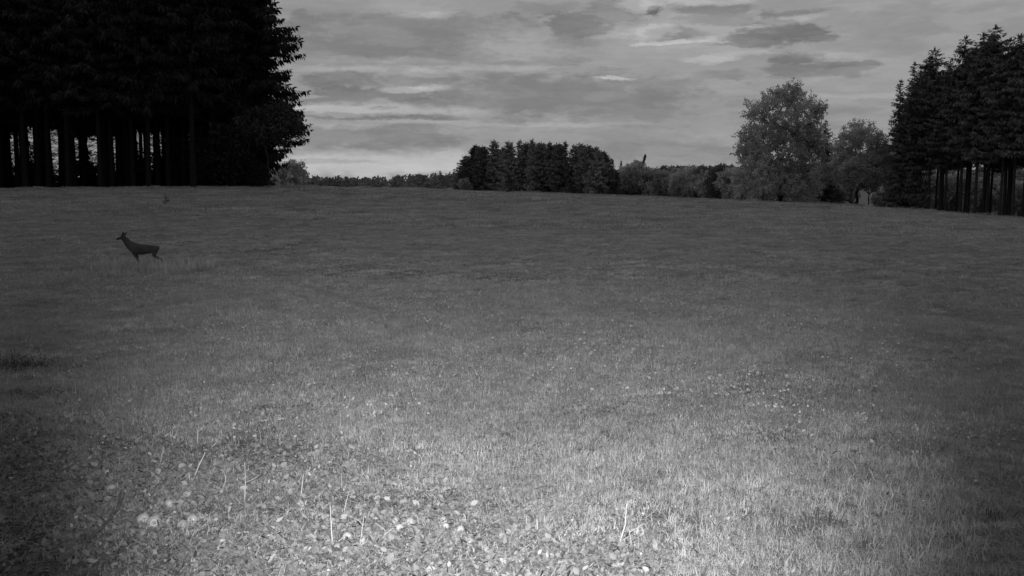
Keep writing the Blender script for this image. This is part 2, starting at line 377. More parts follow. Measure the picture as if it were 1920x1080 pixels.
# ---- left forest: tall spruces, trunks bare below, tops out of the frame
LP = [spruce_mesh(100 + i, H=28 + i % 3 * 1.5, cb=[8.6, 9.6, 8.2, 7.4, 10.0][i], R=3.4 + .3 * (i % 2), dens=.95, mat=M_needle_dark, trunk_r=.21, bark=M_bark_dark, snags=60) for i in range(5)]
grpL = 'spruces of the dark forest on the left'
rowY = [88, 91, 94, 97.5, 101, 104.5, 108, 112, 116, 120.5, 125]
cnt = 0
for r_i, Yr in enumerate(rowY):
    x = -62 + (r_i % 2) * 1.6
    edge = [-26.5, -27.5, -27, -27.5, -28, -28.5, -29.5, -30, -31, -32.5, -34][r_i]
    while x < edge:
        xx = x + R_.uniform(-.9, .9); yy = Yr + R_.uniform(-1.3, 1.3) + (xx + 30) * .10
        q = 960 + xx / yy * F
        # ragged sight lines between the trunks, as in the photograph
        skip = any(abs(q - gq) < gw for gq, gw in ((181, 4.5), (150, 3.0), (108, 3.5), (245, 2)))
        if not skip:
            front = r_i == 0
            make_tree('spruce_tree', LP[R_.randrange(5)], (xx, yy, float(ground(xx, yy)) - .1), R_.uniform(0, 6.28), R_.uniform(.9, 1.1),
                'bare-trunked spruce in the front row of the left forest, number %d counted leftwards from its leafy corner' if front else 'dark spruce trunk deeper inside the left forest', 'tree', grpL if front else 'spruces deep inside the left forest')
            cnt += 1
        x += R_.uniform(2.9, 4.1) if r_i < 2 else R_.uniform(1.7, 2.6)
ORD = ['first', 'second', 'third', 'fourth', 'fifth', 'sixth', 'seventh', 'eighth', 'ninth', 'tenth', 'eleventh', 'twelfth', 'thirteenth', 'fourteenth', 'fifteenth', 'sixteenth', 'seventeenth', 'eighteenth', 'nineteenth', 'twentieth']
fl = sorted([o for o in C.objects if o.get('group') == grpL], key=lambda o: -o.location.x / o.location.y)
for i, o in enumerate(fl): o['label'] = ORD[i] + ' front-row spruce of the left forest, counting leftwards from its big corner tree'
# dense dark young growth further back between the trunks
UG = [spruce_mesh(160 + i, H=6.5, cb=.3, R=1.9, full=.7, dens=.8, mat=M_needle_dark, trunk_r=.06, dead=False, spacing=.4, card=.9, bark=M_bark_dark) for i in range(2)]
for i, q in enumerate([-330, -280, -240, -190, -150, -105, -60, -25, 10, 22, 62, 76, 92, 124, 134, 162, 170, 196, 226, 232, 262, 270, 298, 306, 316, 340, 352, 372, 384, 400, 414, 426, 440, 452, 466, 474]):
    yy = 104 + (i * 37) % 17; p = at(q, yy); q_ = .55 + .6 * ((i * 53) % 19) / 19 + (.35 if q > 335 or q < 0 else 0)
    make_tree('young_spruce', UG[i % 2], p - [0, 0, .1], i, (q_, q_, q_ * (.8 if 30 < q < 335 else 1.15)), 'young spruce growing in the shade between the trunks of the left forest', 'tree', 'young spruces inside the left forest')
p = at(484, 95)
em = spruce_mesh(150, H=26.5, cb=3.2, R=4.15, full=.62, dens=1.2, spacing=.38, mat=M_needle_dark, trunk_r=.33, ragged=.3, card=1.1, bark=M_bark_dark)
make_tree('spruce_tree', em, p - [0, 0, .1], 2.0, 1, 'tall spruce with long hanging branches at the right corner of the dark left forest', 'tree')
bmesh_low = broad_mesh(60, [(0, 0, 5.6, 2.9, 2.6, 2.4)], 8, 2.6, 150, 90, 1.0, .5, .26, .16, M_needle, 1)
p = at(521, 93.5)
BL = broad_mesh(61, [(1.5, 0, 5.9, 1.6, 1.8, 1.5), (-.8, 0, 5.6, 1.9, 2.0, 1.6)], 8, 2.8, 190, 90, .8, .45, .24, .15, nmat('dark_corner_leaves', .07, .4, .6, .9, .1), 1)
p = at(505, 93); make_tree('broadleaf_tree', BL, (p[0], p[1], p[2]), 0, 1, 'low leafy tree leaning out under the last spruce of the left forest', 'tree')
for px_, y_, s_, lb in ((430, 92, 1.0, 'dark leafy undergrowth shrub right of the bare trunks in the left forest'), (360, 97, .8, 'dark low shrub between trunks in the middle of the left forest edge'), (482, 92, .45, 'small dark bush at the foot of the last tree of the left forest'), (395, 99, .9, 'dark shrub standing behind the trunks near the right end of the left forest')):
    p = at(px_, y_)
    if y_ == 92 and px_ == 430:
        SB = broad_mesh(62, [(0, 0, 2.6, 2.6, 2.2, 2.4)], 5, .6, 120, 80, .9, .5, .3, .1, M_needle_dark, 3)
    make_tree('shrub', SB, p, R_.uniform(0, 6), s_, lb, 'shrub', None, 'foliage', 'stems')

# ---- right forest
RP = [spruce_mesh(200 + i, H=24 + (i % 3), cb=[10.5, 9.4, 11.5, 9.0][i], R=3.1 + .25 * (i % 2), dens=1.1, full=.5, spacing=.42, mat=M_needle, trunk_r=.2) for i in range(4)]
RE = [spruce_mesh(210 + i, H=22, cb=.7, R=3.3, dens=1.1, spacing=.42, full=.75, mat=M_needle, trunk_r=.2, dead=False) for i in range(2)]
prof = np.array([(1675, 215), (1695, 150), (1715, 118), (1740, 88), (1762, 120), (1785, 100), (1800, 66), (1825, 62), (1848, 44), (1868, 72), (1890, 66), (1920, 55), (2000, 50), (2300, 20)], float)
def Hat(px_, Y_, zb): # real height that a tree at this bearing has
    yt = np.interp(px_, prof[:, 0], prof[:, 1]); r = ray(px_, yt); return CAMZ + r[2] / r[1] * Y_ - zb
edge_lab = {1690: 'leftmost spruce of the right forest with green branches down to the meadow', 1712: 'second spruce from the left in the right forest, foliage almost to the ground'}
for px_, mi in ((1690, 0), (1712, 1)):
    p = at(px_ - 7, 140 if px_ < 1700 else 141); h = Hat(px_ + 6, 140, p[2])
    make_tree('spruce_tree', RE[mi], p - [0, 0, .1], 1.3 * mi, (h / 22 * .92, h / 22 * .92, h / 22), edge_lab[px_], 'tree')
front = [(1740, 139, 'spruce with a pointed crown rising behind the leafy edge of the right forest'), (1772, 137, None), (1800, 136, None), (1827, 133, None), (1850, 134, 'tallest spruce in the right forest, its top the highest point of the row'), (1874, 130, None), (1898, 129, None), (1924, 127, None), (1955, 126, None), (1990, 124, None), (2030, 122, None), (2075, 121, None), (2120, 118, None)]
grpR = 'spruces of the forest on the right'
for px_, Y_, lb in front:
    p = at(px_, Y_); h = Hat(px_, Y_, p[2]); k_ = R_.randrange(4); hh = 24 + k_ % 3
    make_tree('spruce_tree', RP[k_], p - [0, 0, .1], R_.uniform(0, 6), (h / hh * 1.05, h / hh * 1.05, h / hh), lb or 'dark spruce with bare straight trunk in the front row of the right forest', 'tree', grpR)
fr_ = sorted([o for o in C.objects if o.get('group') == grpR and 'bare straight' in o['label']], key=lambda o: o.location.x / o.location.y)
for i, o in enumerate(fr_): o['label'] = ORD[i] + ' bare-trunked spruce from the left in the right forest front row'
for r_i in range(5):
    px_ = 1708 + R_.uniform(0, 20)
    while px_ < 2130:
        Y_ = 143 + r_i * 5.5 - (px_ - 1700) * .055 + R_.uniform(-1.5, 1.5); p = at(px_, Y_); k_ = R_.randrange(4); hh = 24 + k_ % 3
        h = Hat(px_, Y_, p[2]) * R_.uniform(.84, .98)
        make_tree('spruce_tree', RP[k_], p - [0, 0, .1], R_.uniform(0, 6), (h / hh, h / hh, h / hh), 'spruce trunk standing back inside the right forest', 'tree', 'spruces deep inside the right forest')
        px_ += R_.uniform(30, 52)

# ---- the lone broadleaved trees
BB = broad_mesh(300, [(.3, 0, 14.2, 5.9, 5.2, 4.6), (-4.5, 0, 15.7, 1.7, 2.4, 1.5), (4.9, 0, 15.2, 1.9, 2.6, 1.9), (5.0, 0, 10.2, 2.4, 3.0, 3.2), (.5, 0, 18.2, 2.6, 2.8, 1.6), (-5.6, 0, 9.8, 2.3, 3.2, 3.2), (.4, 0, 9.2, 6.6, 5.2, 4.2), (-3.8, -1, 4.0, 4.6, 4.6, 3.6), (3.6, -1, 4.0, 4.4, 4.6, 3.6), (0, -2, 3.0, 6.5, 3.5, 2.8)], 21, 4.2, 860, 84, 1.7, .32, .28, .5, M_leaf, 1, .45, .35)
p = at(1462, 168); make_tree('beech_tree', BB, p, 0, 1.0, 'largest broad round-crowned leafy tree standing alone right of centre', 'tree')
B2 = broad_mesh(301, [(.2, 0, 9.9, 4.3, 3.8, 4.2), (-1.6, 0, 6.6, 3.6, 3.2, 2.8), (3.2, 0, 7.6, 2.2, 2.4, 2.6)], 14, 3.0, 330, 90, 1.1, .42, .28, .26, nmat('lighter_tree_leaves', .52, .4, .4, .8, .3, .05), 1, .3, .35)
p = at(1606, 166); make_tree('broadleaf_tree', B2, p, 0, 1.0, 'smaller leafy tree with a gappy crown between the big round tree and right forest', 'tree')
B3 = broad_mesh(302, [(0, 0, 4.8, 2.6, 2.4, 2.0), (.8, 0, 6.0, 1.6, 1.6, 1.4)], 7, 2.4, 90, 80, .8, .4, .25, .10, M_leaf_dim, 1)
p = at(1593, 160); make_tree('young_tree', B3, p, 0, 1.05, 'young tree with a dark thin trunk, left one in front of the gappy crown', 'tree')
p = at(1628, 159); make_tree('young_tree', B3, p, 2.1, .92, 'young tree with a very thin trunk, right one next to the right forest', 'tree')
p = at(1547, 174); make_tree('spruce_tree', RE[0], p, 0, (.75, .75, .67), 'narrow dark spruce half hidden behind the right side of the big round tree', 'tree')
p = at(1668, 172); make_tree('broadleaf_tree', B2, p, 2.4, (.72, .72, .8), 'leafy tree filling the gap beside the left end of the right forest', 'tree')

# ---- bushes between centre grove and the big tree, and around it
BUSH = [broad_mesh(400 + i, [(0, 0, 1.9, 2.4, 2.2, 1.9), (1.2 - i, 0, 2.7, 1.5, 1.4, 1.4)], 4, .4, 90, 75, .7, .38, .26, .07, M_leaf_dim, 4, .2, .3) for i in range(4)]
BUSHD = [broad_mesh(420 + i, [(0, 0, 1.9, 2.3, 2.0, 1.9), (0.5, 0, 3.2, 1.1, 1.1, 1.5)], 5, .4, 90, 75, .7, .38, .26, .07, nmat('dark_bush_leaves', .16, .4, .5, .9, .15, .2), 4, .2, .3) for i in range(2)]
bush_spots = []
for i in range(50):
    px_ = 1122 + i * 5.6 + (0 if i < 38 else 0) + R_.uniform(-5, 5)
    if px_ > 1385: continue
    Y_ = np.interp(px_, ET[:, 0], ET[:, 2]) + R_.uniform(1, 14)
    top = np.interp(px_, [1110, 1150, 1200, 1240, 1300, 1370, 1560], [352, 332, 318, 322, 330, 318, 345]) + R_.uniform(-5, 20)
    bush_spots.append((px_, Y_, top))
for i in range(16):
    px_ = 1195 + i * 12 + R_.uniform(-4, 4); bush_spots.append((px_, np.interp(px_, ET[:, 0], ET[:, 2]) + R_.uniform(16, 28), 316 + R_.uniform(-3, 8)))
for i, (px_, Y_, top) in enumerate(bush_spots):
    p = at(px_, Y_); r = ray(px_, top); h = CAMZ + r[2] / r[1] * Y_ - p[2]; h = max(1.6, h)
    dark = (i % 3 == 1); k_ = R_.randrange(2 if dark else 4); w_ = h / 4.2 * R_.uniform(.75, 1.0)
    make_tree('bush', (BUSHD if dark else BUSH)[k_], p, R_.uniform(0, 6), (w_, w_, h / 4.2), 'darker bush in the hedge between the centre grove and the big tree' if dark else 'pale leafy bush in the hedge between the centre grove and the big tree', 'bush',
              'dark bushes of the hedge' if dark else 'pale bushes of the hedge', 'foliage', 'stems')
for i, (px_, Y_, s_, lb) in enumerate(((545, 205, 1.25, 'big rounded bush on the horizon just right of the left forest'), (512, 170, .6, 'small dark bush between the left forest and the rounded bush'),
        (1560, 178, .9, 'bush behind the meadow edge just right of the big round tree'), (1650, 178, .8, 'bush in the gap left of the right forest'), (1585, 182, 1.0, 'bush behind the two young trees'),
        (872, 262, .8, 'low pale bush at the left foot of the centre grove'), (775, 262, .35, 'leftmost small shrub on the far meadow edge left of the centre grove'), (800, 262, .4, 'second small shrub on the far meadow edge left of the centre grove'), (822, 262, .3, 'third small shrub on the far meadow edge left of the centre grove'))):
    p = at(px_, Y_); make_tree('bush', BUSH[i % 4], p, i * 1.3, s_ * (1.15 if i == 0 else 1), lb, 'bush', None, 'foliage', 'stems')
for i in range(22):   # leafy thicket seen between the trunks of the right forest
    px_ = 1690 + i * 22 + R_.uniform(-6, 6); Y_ = 186 + R_.uniform(-5, 8); p = at(px_, Y_)
    make_tree('bush', BUSH[i % 4], p, i, (1.3, 1.3, 1.75), 'pale bush glimpsed between the trunks behind the right forest', 'bush', 'bushes behind the right forest', 'foliage', 'stems')

# ---- centre grove of conifers
GP = [spruce_mesh(500 + i, H=17, cb=.8, R=[2.6, 3.0, 2.3, 3.2][i], dens=.55, full=[.55, .4, .7, .35][i], mat=M_needle_mid, trunk_r=.2, dead=False, spacing=.42, card=1.9, ragged=.3) for i in range(4)]
gp = np.array([(862, 322), (874, 290), (893, 270), (905, 272), (927, 261), (942, 275), (955, 263), (975, 261), (990, 266), (999, 259), (1015, 265), (1030, 264), (1048, 267), (1060, 263), (1085, 267), (1100, 270), (1117, 273), (1132, 282), (1146, 296), (1158, 318)], float)
labs = {0: 'low spruce at the left tip of the centre grove with stepped branches', 1: 'second spruce from the left in the centre grove', 9: 'thin pointed spruce sticking out highest in the middle of the centre grove', 19: 'lowest conifer at the right tip of the centre grove'}
for i, (px_, top) in enumerate(gp):
    Y_ = np.interp(px_, ET[:, 0], ET[:, 2]) + 2 + (i % 3) * 2.5; pxx = px_ + (6 if i == 0 else 0)
    p = at(pxx, Y_); r = ray(px_, top); h = CAMZ + r[2] / r[1] * Y_ - p[2]; k_ = 2 if i == 9 else R_.randrange(4)
    w_ = h / 17 * R_.uniform(.85, 1.05) if i not in (9,) else .8
    w_ = {0: .62, 1: .85}.get(i, w_)
    make_tree('conifer_tree', GP[k_], p - [0, 0, .1], R_.uniform(0, 6), (w_, w_, h / 17), labs.get(i, ORD[i] + ' conifer from the left along the front of the centre grove'), 'tree', 'conifers in the front of the centre grove')
for i in range(26):
    px_ = R_.uniform(884, 1140); Y_ = np.interp(px_, ET[:, 0], ET[:, 2]) + R_.uniform(9, 26); top = np.interp(px_, gp[:, 0], gp[:, 1]) + R_.uniform(1, 10)
    p = at(px_, Y_); r = ray(px_, top); h = CAMZ + r[2] / r[1] * Y_ - p[2]; k_ = R_.randrange(4)
    make_tree('conifer_tree', GP[k_], p - [0, 0, .1], R_.uniform(0, 6), h / 17, 'conifer standing behind the front trees of the centre grove', 'tree', 'conifers at the back of the centre grove')
# pale larch-like conifer low on the right flank of the grove
LM = spruce_mesh(540, H=12, cb=.8, R=3.4, dens=.6, full=.7, mat=nmat('larch_needles', .26, .4, .6, .9, .15), trunk_r=.15, dead=False, spacing=.42, card=1.7, ragged=.4)
p = at(1122, 237); make_tree('larch_tree', LM, p, 1, .88, 'pale broad conifer with layered boughs on the right flank of the centre grove', 'tree')
# tree with a bare leaning top beside the grove
rngb = np.random.default_rng(9)
LT = broad_mesh(550, [(-1.0, 0, 5.6, 2.6, 2.2, 1.7), (.5, 0, 6.9, 1.9, 1.4, 1.1)], 8, 3.2, 110, 75, .8, .4, .3, .2, M_leaf_dim, 1)
v1, f1 = tube([[.3, 0, 4.0], [1.6, 0, 6.4], [2.3, 0, 7.8], [2.7, 0, 9.6]], [.2, .2, .22, .28], 6)
cs_ = np.array([[2.0 + .7 * (z - 7.0) / 2.8, 0, z] for z in np.linspace(6.8, 9.7, 60)]) + rngb.normal(size=(60, 3)) * .16
p = at(1187, 232); lt = make_tree('leaning_tree', LT, p, 0, 1.0, 'odd tree with a stubby bare top leaning up to the right beside the centre grove', 'tree')
vv, ff = cards(rngb, cs_, rngb.normal(size=(60, 3)) + [0, 0, 1], .45, .25); mb_ = MB(); mb_.add(v1, f1); mb_.add(vv, ff)
o_ = link('dead_top', mesh('dead_top', *mb_.get(), M_bark2), lt); o_['label'] = 'broken leaning tree top'
p = at(1163, 236); make_tree('spruce_tree', GP[2], p, 0, (.22, .22, .50), 'tiny pointed spruce between the centre grove and the leaning tree', 'tree')

# ---- far woods: one mass on the horizon
rf = np.random.default_rng(77); cs = []; ds = []; ls = []
for i in range(2100):
    px_ = rf.uniform(-1400, 3400); Y_ = rf.uniform(560, 900) if px_ < 1160 else rf.uniform(620, 950)
    x = (px_ - 960) / F * Y_; z = float(ground(x, Y_)); 
    top = np.interp(px_, [-1400, 500, 560, 700, 800, 870, 1180, 1250, 1380, 3400], [332, 334, 331, 330, 325, 321, 316, 311, 309, 318])
    h = max(3.5, (338 - top) / F * Y_ + CAMZ - z) * rf.uniform(.62, 1.0) ; con = rf.random() < .4; n_ = 110 if not con else 80
    if px_ < 500 or px_ > 1700: n_ //= 2
    if con:
        t_ = rf.uniform(0, 1, n_); a = rf.uniform(0, 6.28, n_); rr = (1 - t_) * 2.2 * rf.uniform(.6, 1, n_)
        P = np.stack([x + rr * np.cos(a), Y_ + rr * np.sin(a), z + t_ * h * 1.04], 1)
    else:
        d = unit(rf.normal(size=(n_, 3))); w_ = rf.uniform(3.2, 5.0); P = np.array([x, Y_, z + h * .52]) + d * np.array([w_, w_, h * .48]) * rf.uniform(.75, 1, (n_, 1))
    cs.append(P); ds.append(rf.normal(size=(n_, 3))); ls.append(np.full(n_, 1.6 if not con else 1.3))
v, f = cards(rf, np.vstack(cs), np.vstack(ds), np.concatenate(ls), np.concatenate(ls) * .8)
o = link('far_woods', mesh('far_woods', v, f, M_far)); tag(o, 'low band of distant mixed woodland along the horizon', 'woods', kind='stuff')

# ------------------------------------------------------------------ grass and ground cover (geometry nodes on scattered points)
def gn_scatter(name, pts, rot, scl, idx, protos, label, cat):
    col = bpy.data.collections.new(name + '_sources')
    for i, me in enumerate(protos):
        o = bpy.data.objects.new('%s_source_%02d' % (name, i), me); col.objects.link(o)
    me = bpy.data.meshes.new(name); me.vertices.add(len(pts)); me.vertices.foreach_set('co', np.asarray(pts, np.float32).ravel())
    a = me.attributes.new('rot', 'FLOAT_VECTOR', 'POINT'); a.data.foreach_set('vector', np.asarray(rot, np.float32).ravel())
    a = me.attributes.new('scl', 'FLOAT_VECTOR', 'POINT'); a.data.foreach_set('vector', np.asarray(scl, np.float32).ravel())
    a = me.attributes.new('idx', 'INT', 'POINT'); a.data.foreach_set('value', np.asarray(idx, np.int32))
    o = link(name, me)
    g = bpy.data.node_groups.new(name + '_nodes', 'GeometryNodeTree')
    g.interface.new_socket('Geometry', in_out='INPUT', socket_type='NodeSocketGeometry'); g.interface.new_socket('Geometry', in_out='OUTPUT', socket_type='NodeSocketGeometry')
    gi = g.nodes.new('NodeGroupInput'); go = g.nodes.new('NodeGroupOutput'); m2p = g.nodes.new('GeometryNodeMeshToPoints')
    ci = g.nodes.new('GeometryNodeCollectionInfo'); ci.inputs['Collection'].default_value = col; ci.inputs['Separate Children'].default_value = True; ci.inputs['Reset Children'].default_value = True
    ip = g.nodes.new('GeometryNodeInstanceOnPoints'); ip.inputs['Pick Instance'].default_value = True
    def attr(nm, ty):
        n = g.nodes.new('GeometryNodeInputNamedAttribute'); n.data_type = ty; n.inputs['Name'].default_value = nm; return n.outputs['Attribute']
    g.links.new(gi.outputs[0], m2p.inputs[0]); g.links.new(m2p.outputs[0], ip.inputs['Points']); g.links.new(ci.outputs[0], ip.inputs['Instance'])
    g.links.new(attr('idx', 'INT'), ip.inputs['Instance Index']); g.links.new(attr('rot', 'FLOAT_VECTOR'), ip.inputs['Rotation']); g.links.new(attr('scl', 'FLOAT_VECTOR'), ip.inputs['Scale'])
    g.links.new(ip.outputs[0], go.inputs[0])
    md = o.modifiers.new('scatter', 'NODES'); md.node_group = g
    tag(o, label, cat, kind='stuff'); return o

def blade_patch(seed, size, n, h, w, mat, clump=True, lean=.5):
    rng = np.random.default_rng(seed)
    if clump:
        k_ = max(3, n // 14); cc = rng.uniform(-size / 2, size / 2, (k_, 2)); ch = rng.uniform(.45, 1.25, k_); wh = rng.integers(0, k_, n)
        b = cc[wh] + rng.normal(size=(n, 2)) * size * .035; hh = h * ch[wh] * rng.uniform(.5, 1.2, n)
    else:
        b = rng.uniform(-size / 2, size / 2, (n, 2)); hh = h * rng.uniform(.4, 1.2, n)
    a = rng.uniform(0, 6.28, n); ln = np.abs(rng.normal(size=n)) * lean; yw = rng.uniform(0, 6.28, n)
    o = np.stack([np.cos(a), np.sin(a), 0 * a], 1); s = np.stack([np.cos(yw), np.sin(yw), 0 * a], 1); B = np.stack([b[:, 0], b[:, 1], 0 * a - .01], 1)
    ww = (w * rng.uniform(.6, 1.3, n))[:, None]; H_ = hh[:, None]; l_ = ln[:, None]
    p1 = B + o * l_ * H_ * .25 + np.array([0, 0, 1]) * H_ * .5; p2 = B + o * l_ * H_ * .95 + np.array([0, 0, 1]) * H_ * (1 - .3 * np.minimum(l_, 1.5))
    V_ = np.stack([B - s * ww / 2, B + s * ww / 2, p1 + s * ww * .42, p1 - s * ww * .42, p2 + s * ww * .08, p2 - s * ww * .08], 1).reshape(-1, 3)
    i = np.arange(n)[:, None] * 6; F_ = np.vstack([i + [0, 1, 2, 3], i + [3, 2, 4, 5]])
    return mesh('blades', V_, F_, mat)
rg = np.random.default_rng(5)
def patchnoise(x, y): return .5 + .25 * np.sin(x * 1.3 + 2 * np.sin(y * .9)) + .25 * np.sin(y * 1.1 + 1.7 * np.sin(x * .8 + 1))
def litter_zone(x, y):
    """bare ground with fallen leaves, near the camera on the left"""
    u = x / np.maximum(y, .1); lim = np.interp(u, [-.6, -.42, -.2, 0, .1, .3], [8.2, 7.9, 7.3, 6.6, 6.0, 4.5])
    return np.clip((lim - y) / 1.0 + .35 * np.sin(x * 3) * np.sin(y * 4), 0, 1)
def ring(y0, y1, n, tilt=.08):
    y = np.sqrt(rg.uniform(y0 ** 2, y1 ** 2, n)); u = rg.uniform(-.66, .66, n); x = u * y
    if y0 < 3: x = rg.uniform(-6, 6, n)
    return x, y
def scatter_rings(rings, keepfn):
    P = []; S = []; I = []
    for (y0, y1, n, s0, s1, ids) in rings:
        x, y = ring(y0, y1, n); k_ = keepfn(x, y) > rg.uniform(0, 1, len(x)); x = x[k_]; y = y[k_]
        lz = litter_zone(x, y)
        s = rg.uniform(s0, s1, len(x)); P.append(np.stack([x, y, ground(x, y)], 1)); S.append(np.stack([s, s, s * (1 + np.where(y > 18, .25, .7) * (patchnoise(x, y) - .5)) * (1 - .45 * lz)], 1)); I.append(rg.choice(ids, len(x)))
    P = np.vstack(P); n = len(P); rot = np.stack([rg.normal(size=n) * .04, rg.normal(size=n) * .04, rg.uniform(0, 6.28, n)], 1)
    return P, rot, np.vstack(S), np.concatenate(I)
GR = [blade_patch(i, .7, 700, .048, .0042, M_grass, True, 1.5) for i in range(5)] + [blade_patch(20 + i, 1.3, 700, .055, .010, M_grass, True, 1.6) for i in range(4)] + [blade_patch(40 + i, 3.0, 560, .12, .04, M_grass, False, 1.0) for i in range(3)]
pt, ro, sl_, ix = scatter_rings([(2.5, 9, 1900, .8, 1.3, [0, 1, 2, 3, 4]), (9, 19, 6000, .9, 1.4, [0, 1, 2, 3, 4]), (17, 45, 5600, .8, 1.3, [5, 6, 7, 8]), (42, 95, 2600, .8, 1.2, [9, 10, 11]), (93, 280, 4200, 1.5, 2.2, [9, 10, 11])],
    lambda x, y: np.where(litter_zone(x, y) > .5, .95, 1.0) * (y < np.interp(x / y, EU, ET[:, 2]) - 1.5))
d0 = hit(268, 501)
sl_[:, 2] *= 1 + 4.6 * np.exp(-((pt[:, 0] - d0[0] - .1) ** 2 / 1.1 + (pt[:, 1] - d0[1] + .5) ** 2 / .8))
gn_scatter('grass', pt, ro, sl_, ix, GR, 'short meadow grass covering the field', 'grass')
# dry bright blades standing out of the turf near the camera
DR = [blade_patch(60 + i, .5, 14, .085, .0030, M_dry, True, 1.5) for i in range(4)]
pt, ro, sl_, ix = scatter_rings([(3.5, 10, 420, .6, 1.3, [0, 1, 2, 3]), (10, 16, 260, .6, 1.1, [0, 1, 2, 3])], lambda x, y: .35 + .65 * patchnoise(x * .7, y * .7 + 2))
gn_scatter('dry_grass', pt, ro, sl_, ix, DR, 'pale dry grass blades standing among the short turf', 'grass')
# small pale clover leaves
def leafy(seed, n, size, L0, mat, zmax, flat=1.0):
    rng = np.random.default_rng(seed); c = np.stack([rng.uniform(-size / 2, size / 2, n), rng.uniform(-size / 2, size / 2, n), rng.uniform(.005, zmax, n)], 1)
    a = rng.uniform(0, 6.28, n); d = unit(np.stack([np.cos(a), np.sin(a), rng.normal(size=n) * .35 * flat], 1)); up = unit(np.array([0, 0, 1]) + rng.normal(size=(n, 3)) * .35 * flat)
    s = unit(np.cross(d, up)); L_ = (L0 * rng.uniform(.5, 1.3, n))[:, None]; W_ = L_ * rng.uniform(.45, .8, (n, 1)); nn = np.cross(s, d)
    curl = rng.uniform(-.25, .35, (n, 1)) * L_
    pts_ = [c, c + d * L_ * .3 + s * W_ * .45 + nn * curl * .6, c + d * L_ * .7 + s * W_ * .35 + nn * curl * .8, c + d * L_ + nn * curl * .3, c + d * L_ * .7 - s * W_ * .35 + nn * curl * .8, c + d * L_ * .3 - s * W_ * .45 + nn * curl * .6, c + d * L_ * .5]
    V_ = np.stack(pts_, 1).reshape(-1, 3); i = np.arange(n)[:, None] * 7
    F_ = np.vstack([i + [0, 1, 6, 5], i + [1, 2, 3, 6], i + [6, 3, 4, 5]]); return mesh('leaves', V_, F_, mat)
CLV = [leafy(80 + i, 22, .8, .027, M_clover, .075, 2.6) for i in range(5)]
pt, ro, sl_, ix = scatter_rings([(4, 9, 330, .7, 1.2, range(5)), (9, 20, 2400, .8, 1.5, range(5)), (20, 34, 500, .8, 1.2, range(5))], lambda x, y: np.clip(patchnoise(x * .9 + 4, y * .8) * 1.5 - .5, .15, 1))
sl_[:, 2] = 1
gn_scatter('clover', pt, ro, sl_, ix, CLV, 'small pale clover leaves speckling the turf', 'plants')
# fallen leaves and broad weeds on the bare ground
LIT = [leafy(90 + i, 60, .6, .038, M_litter, .035, 2.0) for i in range(5)]
x = rg.uniform(-5, 4, 1500); y = rg.uniform(3.2, 8.6, 1500); k_ = np.clip(litter_zone(x, y), 0.05, 1) > rg.uniform(0, 1, 1500); x = x[k_]; y = y[k_]; n = len(x)
gn_scatter('leaf_litter', np.stack([x, y, ground(x, y)], 1), np.stack([x * 0, x * 0, rg.uniform(0, 6.28, n)], 1), np.repeat(rg.uniform(.7, 1.2, (n, 1)), 3, 1), rg.integers(0, 5, n), LIT, 'fallen leaves and bits on the bare ground at lower left', 'leaves')
STR = []
for i in range(4):
    rng = np.random.default_rng(120 + i); n = 26; c = np.stack([rng.uniform(-.35, .35, n), rng.uniform(-.35, .35, n), rng.uniform(.01, .05, n)], 1); a = rng.uniform(0, 6.28, n)
    v_, f_ = cards(rng, c, np.stack([np.cos(a), np.sin(a), rng.normal(size=n) * .6], 1), rng.uniform(.03, .12, n), .0030); STR.append(mesh('straw', v_, f_, M_straw))
x = rg.uniform(-5, 4, 1500); y = rg.uniform(3.2, 8.6, 1500); k_ = np.clip(litter_zone(x, y), 0.12, 1) > rg.uniform(0, 1, 1500); x = x[k_]; y = y[k_]; n = len(x)
gn_scatter('straw', np.stack([x, y, ground(x, y)], 1), np.stack([x * 0, x * 0, rg.uniform(0, 6.28, n)], 1), np.repeat(rg.uniform(.7, 1.2, (n, 1)), 3, 1), rg.integers(0, 4, n), STR, 'loose dry straw strewn over the leaf litter', 'straw')
LIB = [leafy(95 + i, 5, .5, .046, M_litter2, .045, 1.6) for i in range(4)]
x = rg.uniform(-4, 2, 420); y = rg.uniform(3.6, 8.0, 420); k_ = np.clip(litter_zone(x, y), 0.03, 1) > rg.uniform(0, 1.2, 420); x = x[k_]; y = y[k_]; n = len(x)
gn_scatter('pale_fallen_leaves', np.stack([x, y, ground(x, y) + .01], 1), np.stack([x * 0, x * 0, rg.uniform(0, 6.28, n)], 1), np.repeat(rg.uniform(.7, 1.1, (n, 1)), 3, 1), rg.integers(0, 4, n), LIB, 'larger pale fallen leaves lying among the leaf litter', 'leaves')

# ------------------------------------------------------------------ apple tree added out of view, crown shades the near left ground
AT = broad_mesh(700, [(0, 1.6, 4.3, 3.0, 2.6, 1.0), (-2.2, 3.6, 4.5, 2.6, 2.6, 1.1), (.4, -1.2, 4.5, 2.8, 2.2, 1.1), (-4.6, .8, 4.8, 3.2, 3.6, 1.3)], 5.5, 2.3, 460, 110, .6, .5, .14, .16, M_leaf, 1)
make_tree('shade_apple_tree', AT, (-3.2, -.4, float(ground(-3.2, -.4))), 0, 1, 'added unseen apple tree, its low wide crown shading the fallen apples at near left', 'tree')
